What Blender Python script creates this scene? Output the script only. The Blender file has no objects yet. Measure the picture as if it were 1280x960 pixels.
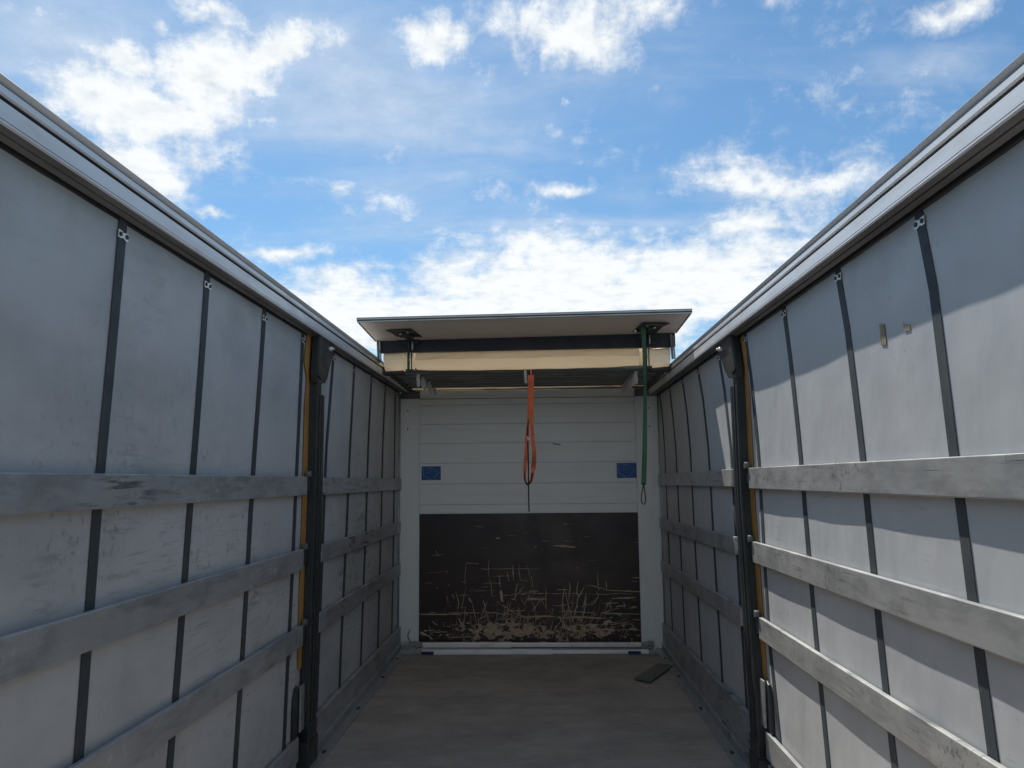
import bpy, bmesh, math, random
from mathutils import Vector, Matrix
random.seed(7)
R = math.radians
C = bpy.context.scene.collection
sc = bpy.context.scene
W = 2.48            # clear width of the load space
D = 7.76            # headboard distance from the camera
FZ = -0.05          # floor level

# ------------------------------------------------------------------ camera
FPX, YAW, PITCH, ROLL, CX, CZ = 988.6, 0.0327, 0.1201, -0.0093, 1.3357, 1.5477
fw = Vector((-math.sin(YAW)*math.cos(PITCH), math.cos(YAW)*math.cos(PITCH), math.sin(PITCH)))
rt = Vector((math.cos(YAW), math.sin(YAW), 0)); up = rt.cross(fw)
r2 = rt*math.cos(ROLL)+up*math.sin(ROLL); u2 = -rt*math.sin(ROLL)+up*math.cos(ROLL)
cd = bpy.data.cameras.new('camera'); cam = bpy.data.objects.new('camera', cd); C.objects.link(cam)
m = Matrix((r2, u2, -fw)).transposed().to_4x4(); m.translation = (CX, 0, CZ); cam.matrix_world = m
cd.sensor_fit = 'HORIZONTAL'; cd.sensor_width = 36; cd.lens = FPX*36/1280
cd.clip_start = .05; cd.clip_end = 5000
sc.camera = cam

# ------------------------------------------------------------------ sun, sky, exposure
S = Vector((-1, 2.45, 4.3)).normalized()
SUN_STRENGTH, SKY_STRENGTH, EXPOSURE = 4.8, 0.095, 0.33
ld = bpy.data.lights.new('sun', 'SUN'); ld.energy = SUN_STRENGTH; ld.angle = R(.53); ld.color = (1, .95, .88)
lo = bpy.data.objects.new('sun', ld); C.objects.link(lo); lo.location = (0, 0, 30)
lo.rotation_euler = S.to_track_quat('Z', 'Y').to_euler()
vs = sc.view_settings; vs.view_transform = 'Standard'; vs.look = 'None'; vs.gamma = 1; vs.use_curve_mapping = False; vs.exposure = EXPOSURE

# cloud patches of the sky: azimuth, elevation (deg), half width, half height, tilt, weight
def pxdir(x, y):
    d = fw + r2*(x-640)/FPX + u2*(480-y)/FPX; d.normalize()
    return math.degrees(math.atan2(d.x, d.y)), math.degrees(math.asin(d.z))
CLOUDS = [(pxdir(x, y), rx*.0565, ry*.0565, t, w) for x, y, rx, ry, t, w in (
    (150, 76, 85, 36, -15, .95), (255, 100, 140, 56, 20, 1.2), (350, 60, 120, 38, 15, 1.05), (170, 148, 150, 60, -8, 1.25), (185, 202, 80, 42, -25, 1.05),
    (245, 150, 90, 50, 20, .8), (540, 54, 72, 36, 5, 1.0), (720, 46, 105, 56, -8, 1.05), (665, 12, 140, 44, 0, .9), (810, 10, 110, 34, 0, .8), (985, 2, 70, 18, 0, .65),
    (1215, 4, 90, 30, 5, .8), (265, 261, 34, 11, 0, .8), (365, 312, 90, 18, 0, .85), (470, 246, 110, 24, -5, .6), (620, 230, 60, 24, -20, .6),
    (705, 235, 75, 16, 5, .75), (480, 392, 260, 66, -2, 1.25), (690, 360, 240, 95, 0, 1.4), (870, 355, 200, 95, 0, 1.35), (610, 335, 130, 60, 8, .9), (950, 225, 130, 46, -10, .85), (1040, 225, 110, 34, 5, .85),
    (950, 280, 170, 42, 4, .85), (600, 290, 120, 24, 2, .55), (720, 20, 120, 60, 0, .7), (720, 134, 14, 10, 0, .7), (60, 15, 150, 40, 0, .6), (265, 18, 90, 26, 0, .7), (215, 38, 40, 22, 0, .6),
    (330, 150, 40, 20, 10, .5), (60, 330, 400, 100, 0, .5), (1200, 380, 500, 140, 0, .8), (1155, 85, 80, 26, -8, .4), (1080, 100, 160, 50, 0, .2))]
VEIL = [(pxdir(x, y), rx*.0565, ry*.0565, t, w) for x, y, rx, ry, t, w in (
    (440, 110, 330, 140, -10, 1.0), (80, 60, 280, 170, 0, .9), (480, 230, 200, 70, -10, .6), (1170, 82, 110, 32, -8, .6), (1050, 150, 260, 120, 10, .25), (640, 290, 420, 70, 0, .7), (650, 60, 300, 120, 0, .5))]

wd = bpy.data.worlds.new('World'); sc.world = wd; wd.use_nodes = True
nt = wd.node_tree; N = nt.nodes; LK = nt.links; N.clear()
def nd(tree, t, **k):
    n = tree.nodes.new(t)
    for a, b in k.items(): setattr(n, a, b)
    return n
def mth(tree, op, a, b=None, c=None, clamp=False):
    n = tree.nodes.new('ShaderNodeMath'); n.operation = op; n.use_clamp = clamp
    for i, v in enumerate((a, b, c)):
        if v is None: continue
        if isinstance(v, (int, float)): n.inputs[i].default_value = v
        else: tree.links.new(v, n.inputs[i])
    return n.outputs[0]
def sstep(tree, v, lo_, hi_, a=0.0, b=1.0):
    n = tree.nodes.new('ShaderNodeMapRange'); n.interpolation_type = 'SMOOTHSTEP'
    tree.links.new(v, n.inputs[0])
    for i, q in enumerate((lo_, hi_, a, b)): n.inputs[i+1].default_value = q
    return n.outputs[0]
sky = nd(nt, 'ShaderNodeTexSky', sky_type='NISHITA'); sky.sun_disc = False
sky.sun_elevation = math.asin(S.z); sky.sun_rotation = math.atan2(S.x, S.y); sky.air_density = 1.0; sky.dust_density = .6; sky.ozone_density = 2.0
tc = nd(nt, 'ShaderNodeTexCoord'); sx = nd(nt, 'ShaderNodeSeparateXYZ'); LK.new(tc.outputs['Generated'], sx.inputs[0])
az = mth(nt, 'ARCTAN2', sx.outputs[0], sx.outputs[1]); el = mth(nt, 'ARCSINE', sx.outputs[2])
azd = mth(nt, 'MULTIPLY', az, 57.29578); eld = mth(nt, 'MULTIPLY', el, 57.29578)
ae = nd(nt, 'ShaderNodeCombineXYZ'); LK.new(azd, ae.inputs[0]); LK.new(eld, ae.inputs[1])
# warp the patch edges
wn = nd(nt, 'ShaderNodeTexNoise'); wn.inputs['Scale'].default_value = .22; wn.inputs['Detail'].default_value = 5; wn.inputs['Roughness'].default_value=.6; LK.new(ae.outputs[0], wn.inputs['Vector'])
ws = nd(nt, 'ShaderNodeVectorMath', operation='SUBTRACT'); LK.new(wn.outputs['Color'], ws.inputs[0]); ws.inputs[1].default_value = (.5, .5, .5)
wm = nd(nt, 'ShaderNodeVectorMath', operation='MULTIPLY'); LK.new(ws.outputs[0], wm.inputs[0]); wm.inputs[1].default_value = (6.5, 3.6, 0)
wa = nd(nt, 'ShaderNodeVectorMath', operation='ADD'); LK.new(ae.outputs[0], wa.inputs[0]); LK.new(wm.outputs[0], wa.inputs[1])
def patches(lst):
    tot = None
    for (a, e), hw, hh, t, w in lst:
        mp = nd(nt, 'ShaderNodeMapping', vector_type='TEXTURE'); LK.new(wa.outputs[0], mp.inputs[0])
        mp.inputs['Location'].default_value = (a, e, 0); mp.inputs['Rotation'].default_value = (0, 0, R(t)); mp.inputs['Scale'].default_value = (hw*1.15, hh*1.15, 1)
        g = nd(nt, 'ShaderNodeTexGradient', gradient_type='SPHERICAL'); LK.new(mp.outputs[0], g.inputs[0])
        v = mth(nt, 'MULTIPLY', g.outputs['Fac'], w)
        tot = v if tot is None else mth(nt, 'SMOOTH_MAX', tot, v, .12)
    return tot
M1 = patches(CLOUDS); M2 = patches(VEIL)
# cloud detail on a flat cloud deck
zz = mth(nt, 'ADD', mth(nt, 'MAXIMUM', sx.outputs[2], 0.0), .12)
px_ = mth(nt, 'DIVIDE', sx.outputs[0], zz); py_ = mth(nt, 'DIVIDE', sx.outputs[1], zz)
deck = nd(nt, 'ShaderNodeCombineXYZ'); LK.new(px_, deck.inputs[0]); LK.new(py_, deck.inputs[1])
def noise(vec, scale, detail, rough, dist=0.0, w=None):
    n = nd(nt, 'ShaderNodeTexNoise'); n.inputs['Scale'].default_value = scale; n.inputs['Detail'].default_value = detail
    n.inputs['Roughness'].default_value = rough; n.inputs['Distortion'].default_value = dist; LK.new(vec, n.inputs['Vector']); return n.outputs['Fac']
n1 = noise(deck.outputs[0], 4.6, 10, .62, .2)
n2 = noise(ae.outputs[0], .55, 10, .68, .3)
nn = mth(nt, 'ADD', mth(nt, 'MULTIPLY', n1, .60), mth(nt, 'MULTIPLY', n2, .40))
dd = mth(nt, 'ADD', mth(nt, 'MULTIPLY', M1, 1.0), mth(nt, 'MULTIPLY', mth(nt, 'SUBTRACT', nn, .5), 2.7))
behind = sstep(nt, sx.outputs[1], .35, -.3, 0, .42)                 # broken cloud over the rest of the sky
dd = mth(nt, 'ADD', dd, behind)
cl = sstep(nt, dd, .08, .95)
mpv = nd(nt, 'ShaderNodeMapping'); LK.new(deck.outputs[0], mpv.inputs[0]); mpv.inputs['Scale'].default_value = (1, 2.6, 1); mpv.inputs['Rotation'].default_value = (0, 0, R(18))
n3 = noise(mpv.outputs[0], 1.6, 9, .6, .6)
veil = mth(nt, 'MULTIPLY', sstep(nt, mth(nt, 'ADD', mth(nt, 'MULTIPLY', M2, .75), mth(nt, 'MULTIPLY', mth(nt, 'SUBTRACT', n3, .5), 1.1)), .02, .75), .50)
cov = mth(nt, 'MAXIMUM', mth(nt, 'MULTIPLY', cl, .97), veil)
n4 = noise(deck.outputs[0], 12, 8, .6)
cr = nd(nt, 'ShaderNodeValToRGB'); LK.new(mth(nt, 'ADD', mth(nt, 'MULTIPLY', cl, .35), mth(nt, 'MULTIPLY', n4, .9)), cr.inputs[0])
cr.color_ramp.elements[0].position = .35; cr.color_ramp.elements[0].color = (5.2, 5.9, 6.6, 1)
cr.color_ramp.elements[1].position = .8; cr.color_ramp.elements[1].color = (8.3, 8.5, 8.5, 1)
tint = nd(nt, 'ShaderNodeMix', data_type='RGBA', blend_type='MULTIPLY'); tint.inputs[0].default_value = 1
LK.new(sky.outputs[0], tint.inputs[6]); tint.inputs[7].default_value = (.66, .93, 1.04, 1)
mx = nd(nt, 'ShaderNodeMix', data_type='RGBA'); LK.new(cov, mx.inputs[0]); LK.new(tint.outputs[2], mx.inputs[6]); LK.new(cr.outputs[0], mx.inputs[7])
bg = nd(nt, 'ShaderNodeBackground'); bg.inputs[1].default_value = SKY_STRENGTH; LK.new(mx.outputs[2], bg.inputs[0])
wo = nd(nt, 'ShaderNodeOutputWorld'); LK.new(bg.outputs[0], wo.inputs[0])

# ------------------------------------------------------------------ materials
def ramp(tree, v, stops):
    n = tree.nodes.new('ShaderNodeValToRGB'); tree.links.new(v, n.inputs[0]); e = n.color_ramp.elements
    while len(e) < len(stops): e.new(.5)
    for q, (p, c) in zip(e, stops): q.position = p; q.color = (*c, 1) if len(c) == 3 else c
    return n.outputs[0]
def surf(name, layers, rough=(.45, .6), metal=0.0, bump=None, spec=.5, trans=0.0):
    """layers: list of (colour, scale xyz, noise scale, lo, hi, amount) mixed over the first colour; world position keeps repeats different"""
    mt = bpy.data.materials.new(name); mt.use_nodes = True; t = mt.node_tree; b = t.nodes['Principled BSDF']
    g = t.nodes.new('ShaderNodeNewGeometry')
    col = None
    def tex(sc3, ns, det=6, seed=0, rough_=.6):
        mp = t.nodes.new('ShaderNodeMapping'); t.links.new(g.outputs['Position'], mp.inputs[0]); mp.inputs['Scale'].default_value = sc3
        mp.inputs['Location'].default_value = (seed*3.1, seed*1.7, seed*2.3)
        n = t.nodes.new('ShaderNodeTexNoise'); n.inputs['Scale'].default_value = ns; n.inputs['Detail'].default_value = det; n.inputs['Roughness'].default_value = rough_
        t.links.new(mp.outputs[0], n.inputs['Vector']); return n.outputs['Fac']
    for i, L in enumerate(layers):
        if i == 0:
            rgb = t.nodes.new('ShaderNodeRGB'); rgb.outputs[0].default_value = (*L, 1); col = rgb.outputs[0]; continue
        c, s3, ns, lo_, hi_, am = L[:6]
        f = mth(t, 'MULTIPLY', sstep(t, tex(s3, ns, seed=i), lo_, hi_), am)
        if len(L) > 7:
            sz = t.nodes.new('ShaderNodeSeparateXYZ'); t.links.new(g.outputs['Position'], sz.inputs[0]); f = mth(t, 'MULTIPLY', f, sstep(t, sz.outputs[2], L[7][0], L[7][1], 1, L[7][2]))
        if len(L) > 6:                                             # confined by a second, broader noise
            f = mth(t, 'MULTIPLY', f, sstep(t, tex((1, 1, 1), L[6], 3, i+9), .45, .65))
        mxx = t.nodes.new('ShaderNodeMix'); mxx.data_type = 'RGBA'; t.links.new(f, mxx.inputs[0]); t.links.new(col, mxx.inputs[6]); mxx.inputs[7].default_value = (*c, 1); col = mxx.outputs[2]
    t.links.new(col, b.inputs['Base Color'])
    t.links.new(sstep(t, tex((1, 1, 1), 5, seed=5), .3, .7, rough[0], rough[1]), b.inputs['Roughness'])
    b.inputs['Metallic'].default_value = metal; b.inputs['Specular IOR Level'].default_value = spec
    if bump:
        s3, ns, st, dist = bump[:4]; bm_ = t.nodes.new('ShaderNodeBump'); bm_.inputs['Strength'].default_value = st; bm_.inputs['Distance'].default_value = dist
        t.links.new(tex(s3, ns, bump[4] if len(bump) > 4 else 6, 7, bump[5] if len(bump) > 4 else .6), bm_.inputs['Height']); t.links.new(bm_.outputs[0], b.inputs['Normal'])
    if trans:
        out = t.nodes['Material Output']; tr = t.nodes.new('ShaderNodeBsdfTranslucent'); t.links.new(col, tr.inputs[0]); ms = t.nodes.new('ShaderNodeMixShader')
        ms.inputs[0].default_value = trans; t.links.new(b.outputs[0], ms.inputs[1]); t.links.new(tr.outputs[0], ms.inputs[2]); t.links.new(ms.outputs[0], out.inputs[0])
    return mt
M = {}
M['curtain'] = surf('grey_tarpaulin', [(.405, .425, .435), ((.27, .283, .29), (1, .55, 1.3), 2.2, .42, .70, .60), ((.47, .48, .49), (1, 1.2, .5), 1.6, .45, .7, .45),
    ((.14, .14, .14), (1, 1.2, 6), 5.0, .52, .66, .75, 1.3, (.7, 2.1, .25)), ((.15, .14, .13), (1, 4, 3), 9.0, .54, .68, .75, 1.6, (.9, 2.1, .25)), ((.14, .13, .12), (1, .8, 26), 5.0, .56, .66, .5, 1.1, (.9, 1.9, .1)), ((.17, .165, .16), (1, 14, 9), 6.0, .62, .72, .5, 2.2)], (.42, .6), bump=((1, 1.5, .75), 2.6, .45, .03, 3, .4))
M['curtain_right'] = surf('grey_tarpaulin_clean', [(.425, .44, .445), ((.32, .333, .335), (1, .55, 1.3), 2.2, .45, .75, .45), ((.47, .47, .48), (1, 1.2, .5), 1.6, .5, .75, .4),
    ((.17, .165, .16), (1, 1.2, 14), 6.0, .58, .70, .5, 1.3, (1.0, 1.9, .2)), ((.2, .19, .17), (1, 4, 3), 9.0, .62, .72, .4, 1.9)], (.42, .6), bump=((1, 1.5, .75), 2.6, .45, .03, 3, .4))
M['web'] = surf('dark_webbing', [(.030, .040, .047), ((.060, .068, .072), (1, 1, .5), 7, .42, .7, .7), ((.10, .105, .105), (1, 12, 1.5), 12, .58, .7, .5)], (.6, .8), bump=((1, 1, 3), 120, .5, .002))
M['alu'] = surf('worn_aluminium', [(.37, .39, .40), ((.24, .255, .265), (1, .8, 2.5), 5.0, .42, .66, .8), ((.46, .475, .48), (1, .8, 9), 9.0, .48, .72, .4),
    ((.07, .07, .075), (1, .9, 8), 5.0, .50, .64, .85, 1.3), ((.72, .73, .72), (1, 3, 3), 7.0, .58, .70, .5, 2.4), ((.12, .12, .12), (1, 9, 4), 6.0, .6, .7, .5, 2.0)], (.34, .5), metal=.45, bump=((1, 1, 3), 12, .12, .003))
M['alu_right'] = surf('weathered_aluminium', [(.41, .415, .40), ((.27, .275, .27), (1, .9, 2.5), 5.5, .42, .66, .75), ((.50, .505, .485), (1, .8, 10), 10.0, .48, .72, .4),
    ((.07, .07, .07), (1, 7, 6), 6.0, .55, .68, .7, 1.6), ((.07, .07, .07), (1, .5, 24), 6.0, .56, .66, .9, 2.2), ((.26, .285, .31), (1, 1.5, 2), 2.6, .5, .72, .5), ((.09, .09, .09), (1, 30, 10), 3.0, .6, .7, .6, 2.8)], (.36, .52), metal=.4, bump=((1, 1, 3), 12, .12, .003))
M['rail'] = surf('anodised_aluminium', [(.66, .67, .68), ((.50, .50, .51), (1, .3, 6), 5.0, .45, .7, .6), ((.50, .43, .35), (1, 1.4, 3), 2.2, .55, .75, .5)], (.35, .5), metal=.2, bump=((1, .2, 20), 10, .1, .002))
M['rail_dark'] = surf('shaded_rubber_seal', [(.028, .028, .03), ((.06, .055, .05), (1, .6, 3), 4, .5, .75, .5)], (.5, .7))  # near-black tone also paints shade into the rail's grooves and underside
M['rail_under'] = surf('dirty_shaded_track', [(.20, .195, .19), ((.09, .085, .08), (1, .3, 4), 5, .4, .7, .8)], (.5, .7), metal=.3)  # shade under the rail is put into this darker grey
M['post'] = surf('black_painted_steel', [(.018, .024, .026), ((.04, .05, .052), (1, 1, .6), 9, .5, .75, .6), ((.10, .07, .045), (3, 3, 2), 12, .68, .78, .6, 2.5)], (.35, .55), spec=.5)
M['yellow'] = surf('yellow_edging', [(.36, .19, .045), ((.22, .11, .03), (1, 1, .5), 7, .45, .7, .6)], (.5, .7))
M['steel'] = surf('galvanised_steel', [(.40, .42, .42), ((.22, .23, .23), (1, 1, 1), 30, .45, .65, .6)], (.35, .5), metal=.6)
M['bright'] = surf('bright_zinc', [(.75, .75, .72), ((.4, .4, .38), (1, 1, 1), 60, .5, .7, .6)], (.3, .45), metal=.4)
M['panel'] = surf('painted_headboard', [(.80, .82, .80), ((.68, .695, .68), (.35, 1, 3), 3.0, .45, .75, .55), ((.20, .20, .19), (1.2, 1, 8), 7.0, .66, .76, .5, 1.8)], (.35, .5), bump=((.3, 1, 6), 14, .08, .002))
M['column'] = surf('painted_corner_post', [(.80, .82, .80), ((.66, .67, .655), (2, 1, .5), 3.0, .5, .8, .6), ((.18, .17, .16), (3, 1, 5), 6.0, .66, .78, .5, 1.5)], (.35, .5))
M['seam'] = surf('seam_shadow_gap', [(.05, .05, .05)], (.8, .9))
M['ply'] = None
M['bare'] = surf('bare_scratched_wood', [(.50, .39, .27), ((.28, .18, .11), (1, 1, 3), 14, .4, .65, .8), ((.60, .49, .35), (3, 1, 3), 22, .55, .7, .6)], (.7, .9))
M['sticker'] = surf('blue_sticker', [(.014, .085, .28), ((.03, .13, .38), (1, 1, 1), 12, .45, .7, .6)], (.3, .45))
M['ink'] = surf('pale_sticker_print', [(.20, .33, .52)], (.4, .5))
M['roof_under'] = surf('cream_roof_skin', [(.82, .74, .65), ((.66, .59, .52), (.5, 1, 1), 2.5, .4, .7, .6)], (.5, .65))
M['roof_edge'] = surf('dark_roof_edge', [(.06, .065, .07), ((.14, .14, .14), (.4, 1, 1), 6, .5, .7, .7)], (.4, .55), metal=.3)
M['roof_lip'] = surf('pale_roof_lip', [(.42, .43, .42), ((.25, .25, .25), (.6, 1, 1), 9, .5, .7, .7)], (.4, .55), metal=.3)
M['beam'] = surf('navy_end_beam', [(.012, .015, .028), ((.03, .035, .05), (1, 1, 1), 5, .5, .75, .6)], (.4, .6))
M['tarp'] = surf('cream_tarp', [(.90, .80, .64), ((.80, .68, .52), (.5, 1, 1.4), 3.5, .45, .7, .5), ((.25, .2, .15), (1.5, 1, 3), 8, .68, .8, .5, 1.5)], (.5, .7), bump=((.6, 1, 2), 6, .3, .01), trans=.6)
M['bow'] = surf('grey_crossbar', [(.11, .135, .14), ((.19, .215, .22), (.4, 1, 1), 7, .45, .7, .7)], (.4, .55), metal=.4)
M['tab'] = surf('pale_plastic', [(.50, .49, .46), ((.34, .33, .31), (1, 1, 1), 40, .5, .7, .6)], (.5, .6))
M['orange'] = surf('orange_webbing', [(.85, .20, .08), ((.50, .11, .05), (1, 1, .5), 14, .4, .65, .7), ((.12, .05, .035), (1, 1, .6), 9, .55, .7, .6)], (.6, .8), bump=((6, 6, 1), 80, .3, .001))
M['green'] = surf('green_webbing', [(.035, .12, .060), ((.018, .065, .033), (1, 1, .5), 9, .45, .7, .6)], (.6, .8), bump=((6, 6, 1), 80, .3, .001))
M['green_dark'] = surf('soiled_green_webbing', [(.018, .05, .028)], (.7, .8))
M['cord'] = surf('black_cord', [(.012, .012, .014)], (.6, .7))
M['bar'] = surf('bar_aluminium', [(.92, .92, .92), ((.62, .62, .62), (.5, 2, 2), 7, .45, .7, .6)], (.3, .45), metal=.2)
M['blue'] = surf('blue_plastic', [(.015, .035, .12)], (.4, .5))
M['mat'] = surf('rubber_mat', [(.11, .115, .095), ((.16, .165, .14), (1, 6, 1), 9, .45, .65, .6)], (.6, .8))
M['chip'] = surf('wood_splinter', [(.45, .30, .20)], (.7, .8))
M['tape'] = surf('brown_tape', [(.27, .23, .13), ((.15, .13, .09), (1, 1, 1), 20, .4, .6, .7)], (.5, .7))
M['ground'] = surf('yard_asphalt', [(.055, .055, .055), ((.085, .08, .075), (1, 1, 1), .6, .4, .7, .7), ((.035, .035, .035), (1, 1, 1), 6, .5, .7, .6)], (.75, .95), bump=((1, 1, 1), 60, .4, .01))
M['floor'] = surf('brown_plywood_floor', [(.31, .272, .235), ((.225, .197, .175), (.8, 1.1, 1), 2.4, .38, .66, .8), ((.37, .33, .29), (.7, 1.6, 1), 7.0, .48, .70, .5),
    ((.50, .46, .40), (.45, 30, 1), 7.0, .53, .66, .6, 1.1), ((.10, .09, .082), (.6, 14, 1), 6.0, .55, .70, .6, 1.5), ((.22, .15, .135), (.8, 1.8, 1), 2.6, .55, .70, .55), ((.50, .46, .40), (2, 3, 1), 22.0, .60, .68, .55, 2.0), ((.09, .085, .08), (1.5, 1.5, 1), 30.0, .62, .70, .5)],
    (.42, .7), bump=((.8, 8, 1), 24, .3, .002))
# scratched brown plywood kick panel: worn band low in the middle
def ply_material():
    mt = surf('film_faced_plywood', [(.034, .019, .015), ((.010, .013, .026), (.6, 1, 1), 1.1, .48, .68, .9), ((.045, .022, .017), (.5, 1, 2.4), 3, .48, .72, .6), ((.05, .04, .035), (.3, 1, 10), 6, .6, .72, .5)], (.28, .45), bump=((1, 1, 12), 14, .1, .001))  # the bluish layer paints a sheen into the panel colour
    t = mt.node_tree; b = t.nodes['Principled BSDF']; col = b.inputs['Base Color'].links[0].from_socket
    g = t.nodes.new('ShaderNodeNewGeometry'); s = t.nodes.new('ShaderNodeSeparateXYZ'); t.links.new(g.outputs['Position'], s.inputs[0])
    def tex(s3, ns, seed, det=8, r=.65, dist=0):
        mp = t.nodes.new('ShaderNodeMapping'); t.links.new(g.outputs['Position'], mp.inputs[0]); mp.inputs['Scale'].default_value = s3; mp.inputs['Location'].default_value = (seed, seed*2, seed*3)
        n = t.nodes.new('ShaderNodeTexNoise'); n.inputs['Scale'].default_value = ns; n.inputs['Detail'].default_value = det; n.inputs['Roughness'].default_value = r; n.inputs['Distortion'].default_value = dist
        t.links.new(mp.outputs[0], n.inputs['Vector']); return n.outputs['Fac']
    # worn band: highest weight near z = .09 m, centre a little right of the middle
    zc = mth(t, 'ABSOLUTE', mth(t, 'SUBTRACT', s.outputs[2], .10)); zb = sstep(t, zc, .0, .22, 1, 0)
    xc = mth(t, 'ABSOLUTE', mth(t, 'SUBTRACT', s.outputs[0], 1.30)); xb = sstep(t, xc, .35, 1.25, 1, .25)
    band = mth(t, 'MULTIPLY', zb, xb)
    n = tex((1, 1, 1.7), 11, 4.0, dist=.8)
    w1 = sstep(t, mth(t, 'ADD', mth(t, 'MULTIPLY', band, .26), n), .72, .745)
    nh = tex((.16, 1, 2.6), 12, 8.0, 4, .5)                      # short horizontal flakes
    w2 = sstep(t, mth(t, 'ADD', nh, sstep(t, s.outputs[2], .9, .05, 0, .10)), .735, .75)
    nv = tex((2.6, 1, .35), 14, 11.0, 5, .6, .6)                  # upright scuffs
    w3 = mth(t, 'MULTIPLY', sstep(t, mth(t, 'ADD', nv, mth(t, 'MULTIPLY', sstep(t, s.outputs[2], .62, .1, 0, 1), .09)), .735, .76), sstep(t, xc, .2, 1.2, 1, .5))
    w = mth(t, 'MAXIMUM', mth(t, 'MAXIMUM', w1, w2), w3)
    wood = ramp(t, tex((1, 1, 4), 16, 3.0), [(.3, (.24, .14, .09)), (.5, (.44, .32, .21)), (.7, (.56, .44, .30))])
    mxx = t.nodes.new('ShaderNodeMix'); mxx.data_type = 'RGBA'; t.links.new(w, mxx.inputs[0]); t.links.new(col, mxx.inputs[6]); t.links.new(wood, mxx.inputs[7]); t.links.new(mxx.outputs[2], b.inputs['Base Color'])
    return mt
M['ply'] = ply_material()

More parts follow.
